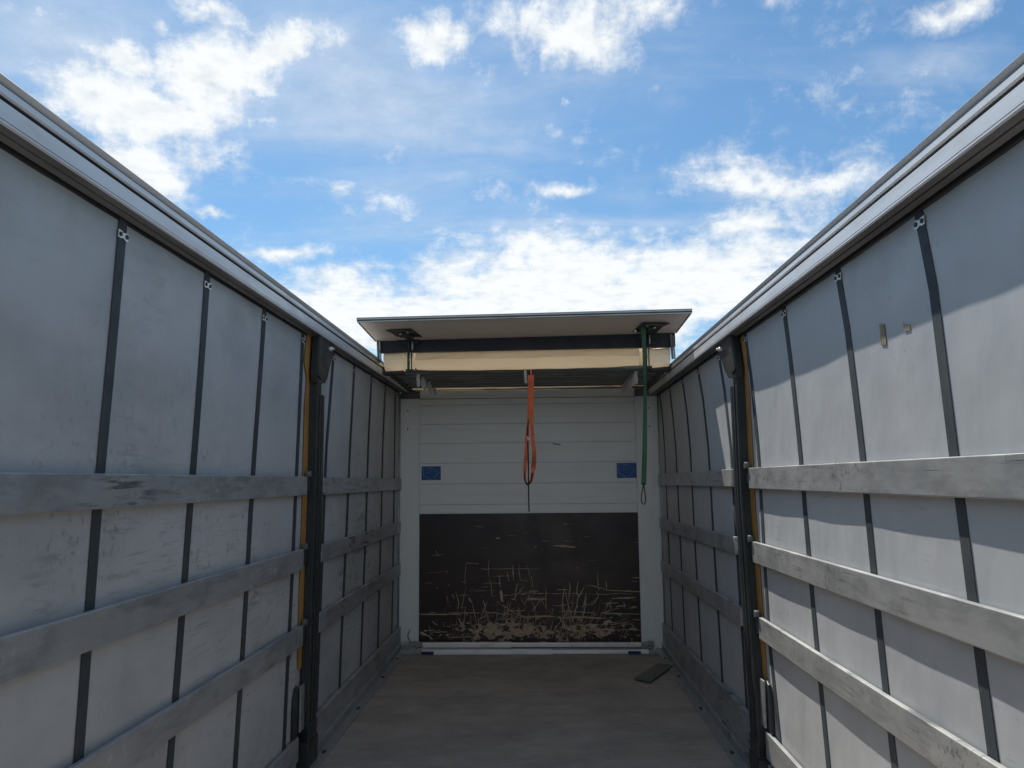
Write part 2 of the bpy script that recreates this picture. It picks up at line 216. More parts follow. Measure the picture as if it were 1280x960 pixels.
# ------------------------------------------------------------------ mesh helpers
class MB:
    def __init__(s): s.v = []; s.f = []; s.m = []; s.sm = []
    def add(s, vs_, fs, mi=0, smooth=False):
        o = len(s.v); s.v += [Vector(q) for q in vs_]; s.f += [tuple(i+o for i in f) for f in fs]; s.m += [mi]*len(fs); s.sm += [smooth]*len(fs); return s
    def box(s, x0, x1, y0, y1, z0, z1, mi=0):
        if x0 > x1: x0, x1 = x1, x0
        return s.add([(x0, y0, z0), (x1, y0, z0), (x1, y1, z0), (x0, y1, z0), (x0, y0, z1), (x1, y0, z1), (x1, y1, z1), (x0, y1, z1)],
              [(0, 3, 2, 1), (4, 5, 6, 7), (0, 1, 5, 4), (1, 2, 6, 5), (2, 3, 7, 6), (3, 0, 4, 7)], mi)
    def hexa(s, a, b, mi=0):      # two quads a (one end) and b (other end)
        return s.add(list(a)+list(b), [(3, 2, 1, 0), (4, 5, 6, 7), (0, 1, 5, 4), (1, 2, 6, 5), (2, 3, 7, 6), (3, 0, 4, 7)], mi)
    def prism(s, pts, axis, a, b, mi=0, smooth=False, cap=True):      # polygon swept along an axis
        def mk(p, t):
            if axis == 'x': return (t, p[0], p[1])
            if axis == 'y': return (p[0], t, p[1])
            return (p[0], p[1], t)
        n = len(pts); vv = [mk(p, a) for p in pts]+[mk(p, b) for p in pts]
        ff = [(i, (i+1) % n, n+(i+1) % n, n+i) for i in range(n)]
        s.add(vv, ff, mi, smooth)
        if cap:
            s.f += [tuple(range(len(s.v)-2*n, len(s.v)-n))[::-1], tuple(range(len(s.v)-n, len(s.v)))]; s.m += [mi]*2; s.sm += [False]*2
        return s
    def tube(s, path, r, seg=10, mi=0, cap=True):
        path = [Vector(p) for p in path]; rings = []
        for i, p in enumerate(path):
            d = (path[min(i+1, len(path)-1)]-path[max(i-1, 0)]).normalized()
            a = d.orthogonal().normalized() if i == 0 else (a - d*a.dot(d)).normalized()
            b = d.cross(a); rr = r[i] if isinstance(r, (list, tuple)) else r
            rings.append([p+a*math.cos(2*math.pi*k/seg)*rr+b*math.sin(2*math.pi*k/seg)*rr for k in range(seg)])
        vv = [q for g in rings for q in g]
        ff = [(i*seg+k, i*seg+(k+1) % seg, (i+1)*seg+(k+1) % seg, (i+1)*seg+k) for i in range(len(path)-1) for k in range(seg)]
        s.add(vv, ff, mi, True)
        if cap:
            o = len(s.v)-len(vv); s.f += [tuple(o+k for k in range(seg))[::-1], tuple(o+len(vv)-seg+k for k in range(seg))]; s.m += [mi]*2; s.sm += [False]*2
        return s
    def ribbon(s, path, wv, w, t, mi=0):   # flat webbing: wv = width direction per point (or one), t = thickness
        path = [Vector(p) for p in path]; vv = []
        for i, p in enumerate(path):
            d = (path[min(i+1, len(path)-1)]-path[max(i-1, 0)]).normalized()
            a = Vector(wv[i] if isinstance(wv, list) else wv); a = (a-d*a.dot(d)).normalized(); n = d.cross(a).normalized(); ww = w[i] if isinstance(w, (list, tuple)) else w
            vv += [p-a*ww/2-n*t/2, p+a*ww/2-n*t/2, p+a*ww/2+n*t/2, p-a*ww/2+n*t/2]
        ff = []
        for i in range(len(path)-1):
            for k in range(4): ff.append((i*4+k, i*4+(k+1) % 4, (i+1)*4+(k+1) % 4, (i+1)*4+k))
        s.add(vv, ff, mi, False); o = len(s.v)-len(vv)
        s.f += [(o+3, o+2, o+1, o), tuple(o+len(vv)-4+k for k in range(4))]; s.m += [mi]*2; s.sm += [False]*2
        return s
    def build(s, name, mats, parent=None, bevel=0.0, seg=2, origin=None, fix=True):
        if not isinstance(mats, list): mats = [mats]
        if origin is None:
            lo_ = Vector([min(v[i] for v in s.v) for i in range(3)]); hi_ = Vector([max(v[i] for v in s.v) for i in range(3)])
            origin = Vector(((lo_.x+hi_.x)/2, (lo_.y+hi_.y)/2, lo_.z))
        origin = Vector(origin)
        me = bpy.data.meshes.new(name); me.from_pydata([v-origin for v in s.v], [], s.f)
        for q in mats: me.materials.append(q)
        for p, i, sm in zip(me.polygons, s.m, s.sm): p.material_index = i; p.use_smooth = sm
        if fix:
            bm = bmesh.new(); bm.from_mesh(me); bmesh.ops.recalc_face_normals(bm, faces=bm.faces); bm.to_mesh(me); bm.free()
        o = bpy.data.objects.new(name, me); C.objects.link(o); o.location = origin
        if parent: o.parent = parent; o.location = origin-world_loc(parent)
        if bevel:
            bv = o.modifiers.new('bevel', 'BEVEL'); bv.width = bevel; bv.segments = seg; bv.limit_method = 'ANGLE'; bv.angle_limit = R(40); bv.harden_normals = False
        return o
def world_loc(o):
    p = Vector(o.location)
    while o.parent: o = o.parent; p += Vector(o.location)
    return p
def tag(o, label=None, cat=None, group=None, kind=None):
    if label: o['label'] = label
    if cat: o['category'] = cat
    if group: o['group'] = group
    if kind: o['kind'] = kind
    return o
def empty(name, loc):
    o = bpy.data.objects.new(name, None); C.objects.link(o); o.location = loc; o.empty_display_size = .1; return o

# ------------------------------------------------------------------ the setting
tag(MB().add([(-600, -600, -1.25), (600, -600, -1.25), (600, 600, -1.25), (-600, 600, -1.25)], [(0, 1, 2, 3)]).build('ground', M['ground']), kind='structure')
YB = -5.8            # rear end of what is built (behind the camera)
fl = MB().box(-.075, W+.075, YB, D+.02, FZ-.04, FZ)
tag(fl.build('floor', M['floor']), kind='structure')

def X(side, d): return d if side == 'left' else W-d
# galvanised edge strips along both sides of the floor
for side in ('left', 'right'):
    t = empty('edge_strip', (X(side, .04), 2.6, FZ))
    b = MB(); x0, x1 = X(side, -.02), X(side, .075)
    b.box(x0, x1, YB, 7.70, FZ+.002, FZ+.010)
    b.build('strip_plate', M['steel'], t, .002)
    y = 5.0
    for yy in (4.86, 5.75, 6.64, 7.3):
        MB().prism([(X(side, .045)+.012*math.cos(a), yy+.03*math.sin(a)) for a in [k*math.pi/6 for k in range(12)]], 'z', FZ+.0101, FZ+.013).build('bolt_recess', M['rail_dark'], t)
    tag(t, 'narrow galvanised strip with dark recesses along the %s edge of the floor' % side, 'edge strip', 'metal strips along the floor edges')

# ------------------------------------------------------------------ side curtains
STR = {'left': [[(2.486, 2.39), (2.439, 1.657), (2.404, .943), (2.36, 0)], [(3.158, 2.39), (3.104, 1.683), (3.025, .786), (2.95, 0)],
                [(3.848, 2.39), (3.769, 1.709), (3.706, .97), (3.62, 0)], [(4.498, 2.39), (4.453, 1.736), (4.353, .451), (4.32, 0)],
                [(5.191, 2.39), (5.063, 1.76), (4.948, .301), (4.92, 0)], [(5.794, 2.39), (5.70, 1.8), (5.648, 1.329), (5.52, .3)],
                [(6.4, 2.39), (6.31, 1.8), (6.258, 1.18), (6.16, .3)], [(6.996, 2.39), (6.90, 1.8), (6.862, 1.143), (6.79, .3)], [(7.50, 2.39), (7.467, 1.107), (7.42, .3)]],
       'right': [[(2.378, 2.35), (2.325, 2.1), (2.286, 1.624), (2.209, .909), (2.12, 0)], [(3.042, 2.35), (2.98, 2.1), (2.918, 1.649), (2.843, .83), (2.74, 0)],
                 [(3.726, 2.35), (3.67, 2.1), (3.605, 1.676), (3.505, .761), (3.40, 0)], [(4.431, 2.35), (4.35, 2.1), (4.28, 1.702), (4.238, .716), (4.134, .276), (4.08, 0)],
                 [(5.098, 2.35), (4.98, 2.1), (4.879, 1.726), (4.80, .7), (4.74, 0)], [(5.783, 2.35), (5.63, 2.1), (5.516, 1.751), (5.42, .7), (5.34, 0)],
                 [(6.422, 2.35), (6.28, 2.1), (6.179, 1.776), (6.09, .8), (6.0, 0)], [(7.04, 2.35), (6.92, 2.1), (6.823, 1.802), (6.74, .8), (6.66, 0)], [(7.60, 2.35), (7.48, 2.1), (7.42, 1.8), (7.36, .8), (7.30, 0)]]}
for s_, sp in (('left', .665), ('right', .66)):
    base = STR[s_][0]
    for k in range(1, 12): STR[s_].append([(y-sp*k, z) for y, z in base])
def interp(pts, z):
    pts = sorted(pts, key=lambda p: p[1])
    if z <= pts[0][1]:
        a, b = pts[0], pts[1]
    elif z >= pts[-1][1]: a, b = pts[-2], pts[-1]
    else:
        for a, b in zip(pts, pts[1:]):
            if a[1] <= z <= b[1]: break
    return a[0]+(b[0]-a[0])*(z-a[1])/(b[1]-a[1])
def c_off(side, y, z):
    """how far the curtain hangs outside the slats' inner face"""
    ys = sorted(interp(s, z) for s in STR[side]); bul = .5
    for a, b in zip(ys, ys[1:]):
        if a <= y <= b: bul = math.sin(math.pi*(y-a)/(b-a))**2
    ph = 0 if side == 'left' else 2.1
    und = math.sin(y*2.3+z*1.7+ph)*.0008+math.sin(y*5.1-z*3.3+ph)*.0004+.0009*math.sin(y*19+2.2*math.sin(z*1.9+y)+ph)*math.exp(-(2.4-z)*3.0)
    return .031+.0014*bul*min(1, max(0, (2.4-z)*2.2))+und
ZT = {'left': 2.43, 'right': 2.375}
lab = {'left': 'grimy grey tarpaulin curtain with dark webbing straps forming the shaded left side', 'right': 'cleaner grey tarpaulin curtain with dark webbing straps forming the sunlit right side'}
for side in ('left', 'right'):
    sg = -1 if side == 'left' else 1
    t = empty('side_curtain', (X(side, -.035), 2.6, -.2)); tag(t, lab[side], 'curtain', 'curtains closing the two sides')
    ny, nz = 420, 50; zt = ZT[side]+.02; zb = -.25; b = MB(); vv = []
    for i in range(ny+1):
        y = YB+(7.85-YB)*i/ny
        for j in range(nz+1):
            z = zb+(zt-zb)*j/nz; vv.append((X(side, -c_off(side, y, z)), y, z))
    b.add(vv, [(i*(nz+1)+j, (i+1)*(nz+1)+j, (i+1)*(nz+1)+j+1, i*(nz+1)+j+1) for i in range(ny) for j in range(nz)], 0, True)
    o = b.build('tarpaulin', M['curtain' if side == 'left' else 'curtain_right'], t)
    so = o.modifiers.new('thick', 'SOLIDIFY'); so.thickness = .0016; so.offset = (1 if side == 'left' else 1)
    for s in STR[side]:
        yt = interp(s, 2.3)
        if yt < YB+.2: continue
        path = []
        for k in range(29):
            z = -.2+(ZT[side]-.005+.2)*k/28; y = interp(s, z)+.0022*math.sin(z*5.3+s[0][0]*9); path.append((X(side, -c_off(side, y, z)+.0035), y, z))
        st = MB().ribbon(path, (0, 1, 0), .05, .0022).build('strap', M['web'], t)
        # zinc plate with two rivets near the top
        zc = (2.372 if side == 'left' else 2.325) - .012; yc = interp(s, zc); xx = -c_off(side, yc, zc)+.0065
        bk = MB(); 
        # concave bar shape: pinched in the middle
        shp = [(-.031, -.013), (-.012, -.013), (0, -.008), (.012, -.013), (.031, -.013), (.031, .013), (.012, .013), (0, .008), (-.012, .013), (-.031, .013)]
        ca = random.uniform(-.12, .12); zc += random.uniform(-.004, .003); shp = [(p[0]*math.cos(ca)-p[1]*math.sin(ca), p[0]*math.sin(ca)+p[1]*math.cos(ca)) for p in shp]
        bk.prism([(yc+p[0], zc+p[1]) for p in shp], 'x', X(side, xx), X(side, xx+.002))
        for dy in (-.019, .019):
            bk.prism([(yc+dy+.0075*math.cos(a), zc+.0075*math.sin(a)) for a in [k*math.pi/5 for k in range(10)]], 'x', X(side, xx+.002), X(side, xx+.0055), 1)
        bk.build('buckle', [M['bright'], M['rail_dark']], st)
    # roller tube and stiff edge at the front corner
    MB().tube([(X(side, -.03), 7.725, FZ), (X(side, -.03), 7.725, ZT[side])], .014, 12).build('tension_tube', M['steel'], t)
    if side == 'right':
        for (y0, y1, z0, z1, sk) in ((2.662, 2.706, 1.985, 2.066, .004), (2.487, 2.529, 2.001, 2.030, .0)):
            pts = [(y0, z0), (y1-sk, z0+.004), (y1, z1), (y0+sk, z1-.01)]
            b = MB(); xm = -c_off(side, (y0+y1)/2, (z0+z1)/2)+.0035
            b.prism(pts, 'x', X(side, xm), X(side, xm+.001)); b.build('tape_patch', M['tape'], t)

# ------------------------------------------------------------------ cant rails
PROF = [(-.085, 2.30, 3), (-.070, 2.30, 3), (-.067, 2.40, 1), (-.028, 2.402, 1), (-.028, 2.418, 1), (-.018, 2.420, 1), (-.016, 2.411, 2), (.008, 2.413, 2), (.009, 2.421, 1), (.014, 2.421, 1), (.015, 2.414, 2), (.040, 2.417, 0), (.045, 2.421, 0), (.045, 2.427, 1), (.0425, 2.427, 1), (.0425, 2.429, 0),
        (.045, 2.4292, 0), (.044, 2.474, 0), (.036, 2.477, 1), (.020, 2.478, 1), (.019, 2.490, 2), (.034, 2.492, 0), (.039, 2.497, 0), (.0385, 2.515, 2), (.033, 2.518, 2), (.032, 2.523, 0), (.037, 2.527, 0), (.044, 2.537, 1), (.032, 2.548, 1), (-.02, 2.551, 0), (-.085, 2.54, 0)]
for side in ('left', 'right'):
    dz = 0 if side == 'left' else -.056; dd_ = 0 if side == 'left' else .010
    t = MB(); n = len(PROF); ys = [YB+(7.78-YB)*k/40 for k in range(41)]
    vv = [(X(side, d+dd_), y, z+dz) for y in ys for d, z, _ in PROF]
    for i in range(len(ys)-1):
        for k in range(n):
            mi = PROF[k][2]
            t.add([vv[i*n+k], vv[i*n+(k+1) % n], vv[(i+1)*n+(k+1) % n], vv[(i+1)*n+k]], [(0, 1, 2, 3)], mi)
    t.f += []
    o = t.build('cant_rail', [M['rail'], M['rail_dark'], M['rail_under'], M['rail']], origin=(X(side, 0), 2.6, 2.3+dz), fix=False)
    bm = bmesh.new(); bm.from_mesh(o.data); bmesh.ops.remove_doubles(bm, verts=bm.verts, dist=1e-5); bmesh.ops.recalc_face_normals(bm, faces=bm.faces); bm.to_mesh(o.data); bm.free()
    tag(o, 'long grooved aluminium roof rail above the %s curtain' % side, 'rail', 'aluminium rails along the open roof')

# ------------------------------------------------------------------ side slats
def slat(side, ya, yb, za, zb, h, label, th=.022, group=None, lit=False):
    """ya rear end, yb front end; za, zb = bottom edge there"""
    d0, d1 = -th, .0; b = MB()
    def q(y, z): return [(X(side, d0), y, z), (X(side, d1), y, z), (X(side, d1), y, z+h), (X(side, d0), y, z+h)]
    b.hexa(q(ya, za), q(yb, zb))
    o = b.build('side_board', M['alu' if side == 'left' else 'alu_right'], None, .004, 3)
    return tag(o, label, 'side board', group)
slat('left', YB, 4.56, 1.474, 1.468, .108, 'smudged aluminium slat at eye level on the near left curtain, topmost of four', group='slats across the left curtain before the post')
slat('left', YB, 4.52, 1.058, 1.053, .115, 'second aluminium slat from the top on the near left curtain, climbing to the post', group='slats across the left curtain before the post')
slat('left', YB, 4.54, .632, .632, .112, 'third aluminium slat from the top on the near left curtain', group='slats across the left curtain before the post')
slat('left', YB, 4.50, .030, .026, .125, 'lowest aluminium slat on the near left curtain, just above the floor', group='slats across the left curtain before the post')
slat('right', YB, 4.395, 1.490, 1.486, .112, 'sunlit stained aluminium slat at eye level on the near right curtain, topmost of four', group='slats across the right curtain before the post')
slat('right', YB, 4.385, 1.120, 1.092, .112, 'sunlit aluminium slat second from the top on the near right curtain', group='slats across the right curtain before the post')
slat('right', YB, 4.325, .712, .705, .112, 'sunlit aluminium slat third from the top on the near right curtain', group='slats across the right curtain before the post')
slat('right', YB, 4.29, .118, .118, .135, 'lowest sunlit aluminium slat on the near right curtain', group='slats across the right curtain before the post')
slat('left', 4.91, 7.70, 1.463, 1.459, .107, 'topmost shaded slat between the left post and the headboard', group='slats beyond the left post')
slat('left', 4.88, 7.70, 1.054, 1.048, .106, 'second shaded slat from the top between the left post and the headboard', group='slats beyond the left post')
slat('left', 4.87, 7.70, .640, .645, .112, 'third shaded slat from the top between the left post and the headboard', group='slats beyond the left post')
slat('right', 4.765, 7.70, 1.492, 1.478, .105, 'topmost slat beyond the right post, sunlit only at its near end', group='slats beyond the right post')
slat('right', 4.765, 7.70, 1.098, 1.068, .102, 'second slat from the top beyond the right post, sunlit only at its tip', group='slats beyond the right post')
slat('right', 4.71, 7.70, .700, .668, .106, 'third slat from the top beyond the right post, wholly in shade', group='slats beyond the right post')
# deep kick boards on the floor beyond the posts
for side, ya, zt0, zt1 in (('left', 4.83, .170, .165), ('right', 4.60, .245, .195)):
    b = MB()
    prof = lambda zt: [(-.022, FZ+.012), (.012, FZ+.012), (.012, FZ+.055), (.003, FZ+.068), (.003, zt-.018), (.008, zt-.014), (.008, zt-.002), (-.022, zt)]
    pa, pb = prof(zt0), prof(zt1); n = len(pa)
    vv = [(X(side, d), ya, z) for d, z in pa]+[(X(side, d), 7.70, z) for d, z in pb]
    b.add(vv, [(i, (i+1) % n, n+(i+1) % n, n+i) for i in range(n)]+[tuple(range(n))[::-1], tuple(range(n, 2*n))])
    o = b.build('kick_board', M['alu'], None, .0015)
    tag(o, 'deep aluminium board standing on the floor under the far %s curtain' % side, 'side board', 'deep boards along the floor beyond the posts')
    # near section: low sill board under the lowest slat
    b = MB(); ztop = .0 if side == 'left' else .095
    ye = 4.46 if side == 'left' else 4.27
    b.box(X(side, -.022), X(side, -.006), YB, ye, FZ+.012, ztop).box(X(side, -.006), X(side, .0), YB, ye, ztop-.012, ztop)
    o = b.build('sill_board', M['alu' if side == 'left' else 'alu_right'], None, .0015)
    tag(o, 'low aluminium sill board beneath the lowest slat at the near %s side' % side, 'side board', 'low sill boards under the near slats')

# ------------------------------------------------------------------ sliding side posts
def post(side, y0, y1, lean, arm, holders, label):
    """y0 rear face, y1 front face at z = 1.4"""
    t = empty('side_post', (X(side, 0), (y0+y1)/2, FZ)); tag(t, label, 'post', 'black side posts')
    dy = lambda z: lean*(min(z, 1.45)-1.45)
    def seg(b, d0, d1, a, c, z0, z1, mi=0):
        b.hexa([(X(side, d0), a+dy(z0), z0), (X(side, d1), a+dy(z0), z0), (X(side, d1), c+dy(z0), z0), (X(side, d0), c+dy(z0), z0)],
               [(X(side, d0), a+dy(z1), z1), (X(side, d1), a+dy(z1), z1), (X(side, d1), c+dy(z1), z1), (X(side, d0), c+dy(z1), z1)], mi)
    zs = [FZ+.012, .30, 1.45, 2.07]
    b = MB()
    for za, zb in zip(zs, zs[1:]):
        seg(b, -.026, .010, y0, y1-.03, za, zb)          # channel web
        seg(b, .010, .026, y0, y0+.035, za, zb)          # rear flange
        seg(b, .010, .017, y0+.035, y0+.05, za, zb)
        seg(b, .010, .024, y0+.075, y0+.105, za, zb)     # middle rib
        seg(b, -.020, .026, y1-.045, y1, za, zb)         # front flange
    seg(b, -.026, .020, y0+.008, y1-.055, 2.07, 2.16)    # neck
    b.build('channel', M['post'], t, .0025)
    # foot casting
    b = MB(); seg(b, -.026, .036, y0-.015, y1+.02, FZ+.012, .10); seg(b, -.026, .031, y0, y1+.008, .10, .19)
    b.build('foot', M['post'], t, .006)
    # slanting hinge arm at the top, two layers
    b = MB(); zt = ZT[side]-.0
    a = [(y, z) for y, z in arm]
    b.prism(a, 'x', X(side, -.010), X(side, .030))
    b.prism([(a[0][0]+.004, a[0][1]), (a[0][0]+.075, a[1][1]), (a[5][0]+.055, a[5][1]+.03), (a[6][0]+.006, a[6][1])], 'x', X(side, .030), X(side, .037))
    b.build('hinge_arm', M['post'], t, .004)
    b = MB(); yb_, zb_ = a[1][0]-.135, zt-.06
    b.tube([(X(side, .03), yb_, zb_), (X(side, .052), yb_, zb_)], .013, 8); b.tube([(X(side, .052), yb_, zb_), (X(side, .064), yb_, zb_)], .007, 8)
    b.build('hinge_bolt', M['bright'], t)
    # bolt heads down the channel
    for z in (2.0, 1.86, 1.36, 1.22, 1.15, 1.11, .98, .45, .36, .22):
        MB().tube([(X(side, .010), y0+.062+dy(z), z), (X(side, .0155), y0+.062+dy(z), z)], .006, 8).build('bolt_head', M['bright'], t)
    # punched slots: rows of dark little recess plates
    z = .34
    while z < 2.02:
        if all(abs(z-q) > .02 for q in (2.0, 1.86, 1.36, 1.22, 1.15, 1.11, .98, .45, .36)):
            b = MB(); seg(b, .010, .0114, y0+.112, y0+.122, z, z+.014); b.build('slot', M['web'], t)
        z += .045
    # yellow edging that runs down behind the rear flange
    b = MB(); c = []
    arm_r = a[0][0]; rr = [(zt-.01, arm_r+.02), (2.25, arm_r-.02-.02), (2.14, y0+.015), (2.0, y0), (1.7, y0-.004), (1.37, y0), (.9, y0+dy(.9)), (.5, y0+dy(.5))]
    wd_ = [.085, .07, .06, .075, .075, .08, .075, .06]
    for (z, y), w in zip(rr, wd_): c.append((z, y-w+.0, y+.02))
    for (z0, a0, b0), (z1, a1, b1) in zip(c, c[1:]):
        b.hexa([(X(side, -.026), a1, z1), (X(side, -.022), a1, z1), (X(side, -.022), b1, z1), (X(side, -.026), b1, z1)],
               [(X(side, -.026), a0, z0), (X(side, -.022), a0, z0), (X(side, -.022), b0, z0), (X(side, -.026), b0, z0)])
    b.build('yellow_edging', M['yellow'], t)
    # slat pockets with their rounded catches
    for (z, ye) in holders:
        b = MB(); b.box(X(side, -.024), X(side, -.002 if False else .004), ye+.002, y0+dy(z)+.004, z-.09, z+.004)
        b.build('slat_pocket', M['post'], t, .002)
        b = MB(); b.tube([(X(side, -.006), ye+.012, z+.012), (X(side, .016), ye+.012, z+.012)], .019, 12); b.box(X(side, -.006), X(side, .006), ye-.006, ye+.03, z-.002, z+.008)
        b.build('catch', M['bow'], t, .001)
    # upright plate low on the near side and the dark shoe behind it
    zb_, zt_ = (.175, .42) if side == 'left' else (.27, .505)
    MB().box(X(side, -.006), X(side, .004), y0+dy(.3)-.075, y0+dy(.3)-.005, zb_, zt_).build('base_plate', M['steel'], t, .002)
    b = MB(); yq = y0+dy(.3)-.115
    pts = [(yq-.03, zb_-.02), (yq+.05, zb_-.02), (yq+.05, zt_-.02), (yq+.03, zt_+.005), (yq+.0, zt_-.01), (yq-.022, zt_-.06), (yq-.03, zt_-.12)]
    b.prism(pts, 'x', X(side, -.026), X(side, -.010)); b.build('base_shoe', M['post'], t, .003)
    return t
post('left', 4.63, 4.795, .04, [(4.635, 2.425), (4.985, 2.425), (4.965, 2.36), (4.835, 2.18), (4.79, 2.145), (4.62, 2.125), (4.600, 2.17)],
     [(1.578, 4.56), (1.168, 4.52), (.745, 4.54)], 'black steel post with a yellow edge and slanting top arm on the left curtain')
post('right', 4.46, 4.615, .10, [(4.52, 2.37), (4.885, 2.37), (4.865, 2.32), (4.70, 2.17), (4.63, 2.125), (4.46, 2.10), (4.435, 2.15)],
     [(1.600, 4.395), (1.205, 4.385), (.818, 4.325)], 'black steel post with a yellow edge and slanting top arm on the right curtain')

# ------------------------------------------------------------------ headboard
hb = empty('headboard', (W/2, D+.03, FZ)); tag(hb, 'pale planked front wall with a dark scratched plywood lower half', 'front wall')
PX0, PX1 = .168, 2.285
seams = [1.235, 1.309, 1.510, 1.711, 1.906, 2.094, 2.284, 2.345]
b = MB()
for z0, z1 in zip(seams, seams[1:]):
    b.box(PX0+.002, PX1-.002, D+.004, D+.030, z0+.0012, z1-.0012)
b.build('plank_panel', M['panel'], hb, .0012)
MB().box(-.03, W+.03, D+.051, D+.07, FZ, 2.66).build('sky_block_sheet', M['seam'], hb)  # added dark sheet that blocks sky behind the headboard gaps
for side in ('left', 'right'):
    x0, x1 = (-.028, PX0) if side == 'left' else (PX1, W+.028)
    b = MB(); b.box(x0, x1, D-.010, D+.05, FZ+.002, 2.348)
    xi = PX0-.018 if side == 'left' else PX1+.010
    b.box(xi, xi+.008, D-.013, D-.0102, FZ+.02, 2.33)
    b.build('corner_post', M['column'], hb, .004)
    for zz_ in (2.23, 2.05): 
        xx = .05 if side == 'left' else W-.06
        MB().tube([(xx, D-.0135, zz_), (xx, D-.0098, zz_)], .008, 8).build('rivet', M['rail_dark'], hb)
# trim over the plywood
MB().box(PX0+.002, PX1-.002, D-.002, D+.030, 1.222, 1.2355).build('trim', M['panel'], hb, .0015)
# plywood kick panel with scratches: strips 0.4 mm proud of the face
b = MB(); b.box(PX0+.001, PX1-.001, D+.002, D+.030, FZ+.005, 1.220, 0)
SY = D+.0016
def scratch(pts, w, mi=1):
    pts = [Vector((x, 0, z)) for x, z in pts]; L = []; Rr = []
    for i, p in enumerate(pts):
        d = (pts[min(i+1, len(pts)-1)]-pts[max(i-1, 0)]).normalized(); n = Vector((-d.z, 0, d.x))
        ww = w*(.35+.65*math.sin(math.pi*(i+.4)/(len(pts)-.2)))*random.uniform(.6, 1.25)
        L.append((p.x+n.x*ww/2, SY-random.random()*2e-5, p.z+n.z*ww/2)); Rr.append((p.x-n.x*ww/2, SY, p.z-n.z*ww/2))
    n = len(pts); b.add(L+Rr, [(i, i+1, n+i+1, n+i) for i in range(n-1)], mi)
def line(x0, z0, x1, z1, w, wob=.004, n=9, bow=0):
    scratch([(x0+(x1-x0)*k/n+random.gauss(0, wob)+bow*math.sin(math.pi*k/n), z0+(z1-z0)*k/n+random.gauss(0, wob)) for k in range(n+1)], w)
def HP(px, py):      # photograph pixel -> point on the headboard plane
    d = fw+r2*(px-640)/FPX+u2*(480-py)/FPX; return (CX+d.x*D/d.y, CZ+d.z*D/d.y)
SCR = [ # x0,y0,x1,y1,width(mm)
 (583,704,598,705,7),(583,704,582,735,4),(582,735,577,764,4),(610,711,676,711,4),(601,711,612,712,5),(611,700,612,725,4),(612,725,615,745,5),(641,706,642,725,10),(649,706,651,726,5),(658,706,662,722,4),(634,715,636,727,6),
 (624,720,625,735,8),(603,729,626,729,4),(648,726,660,726,3),(570,741,573,762,7),(574,744,585,744,6),(565,742,568,748,9),(558,745,560,752,7),(586,748,589,753,11),(626,738,628,752,20),(628,745,660,741,6),(604,750,608,765,8),(598,776,612,765,8),
 (628,756,646,768,9),(646,768,665,774,10),(604,765,640,768,7),(656,754,664,741,6),(650,747,658,758,4),(540,694,556,693,5),(544,688,547,693,4),(620,673,625,673,9),(594,658,605,658,3),(692,682,720,684,15),(704,676,714,676,4),(729,671,737,671,4),
 (704,655,716,655,4),(677,676,687,676,4),(667,684,671,683,10),(719,710,724,710,4),(747,715,749,738,6),(757,725,759,737,8),(735,731,760,738,7),(760,738,806,740,8),(664,742,740,742,4),(740,743,790,742,4),(706,733,703,772,7),(712,727,711,748,7),(723,727,722,745,9),(723,742,718,770,13),(730,735,722,748,9),(733,742,728,760,9),(745,738,748,745,6),(748,745,739,758,7),
 (683,733,684,766,5),(680,746,676,752,5),(665,752,670,764,5),(675,748,665,764,6),(676,746,682,760,5),(664,720,666,735,5),(662,738,673,739,8),(665,741,680,742,5),(690,757,712,756,4),(692,764,690,760,5),(765,748,795,747,12),(770,758,782,757,9),(787,760,796,759,15),(779,752,781,760,8),(762,755,764,762,9),(790,722,803,722,6),(789,727,796,727,5),(800,690,801,700,13),
 (715,770,728,776,12),(698,770,705,780,9),(716,778,720,760,8),(726,778,732,750,9),(705,764,745,766,6),(750,766,800,768,6),(790,774,806,775,5),(780,780,790,780,6),(780,780,780,787,5),(792,780,792,787,5),(760,787,806,788,5),(740,788,757,788,7),(573,773,580,787,13),(580,764,585,770,6),(560,766,600,766,7),(536,766,545,766,5),(540,776,548,783,9),
 (540,790,560,790,8),(525,790,535,795,22),(536,794,540,800,18),(548,796,552,793,10),(560,797,590,796,9),(600,783,640,795,8),(590,792,604,783,14),(604,783,620,784,11),(620,784,628,793,12),(531,729,541,729,3),(557,711,560,717,3),(532,716,560,714,2),(578,727,582,728,6),(560,731,562,732,6),(546,735,547,736,9)]
for x0, y0, x1, y1, wmm in SCR:
    a0, b0 = HP(x0, y0); a1, b1 = HP(x1, y1); ln = math.hypot(a1-a0, b1-b0)
    line(a0, b0, a1, b1, wmm*.001*1.25, .0022, max(4, int(ln/.03)), random.uniform(-.012, .012) if ln > .12 else 0)
for k in range(80):                              # short upright nicks and fine strands over the worn band
    x = random.gauss(1.32, .42); z = abs(random.gauss(.10, .12))+.01
    if not (.2 < x < 2.25): continue
    a = random.choice([random.gauss(math.pi/2, .25), random.gauss(0, .12), random.gauss(.9, .3)]); ln = random.uniform(.03, .13)*(1.0 if z < .25 else .7)
    line(x, z, x+ln*math.cos(a), min(z+ln*math.sin(a), 1.1), random.uniform(.003, .007), .003, 5)
for k in range(60):
    x = random.uniform(.2, 2.25); z = random.uniform(.03, 1.05); z = z if random.random() < .35 else z*.5
    ln = random.uniform(.02, .09); line(x, z, x+ln, z+random.gauss(0, .004), random.uniform(.0015, .003), .001, 3)
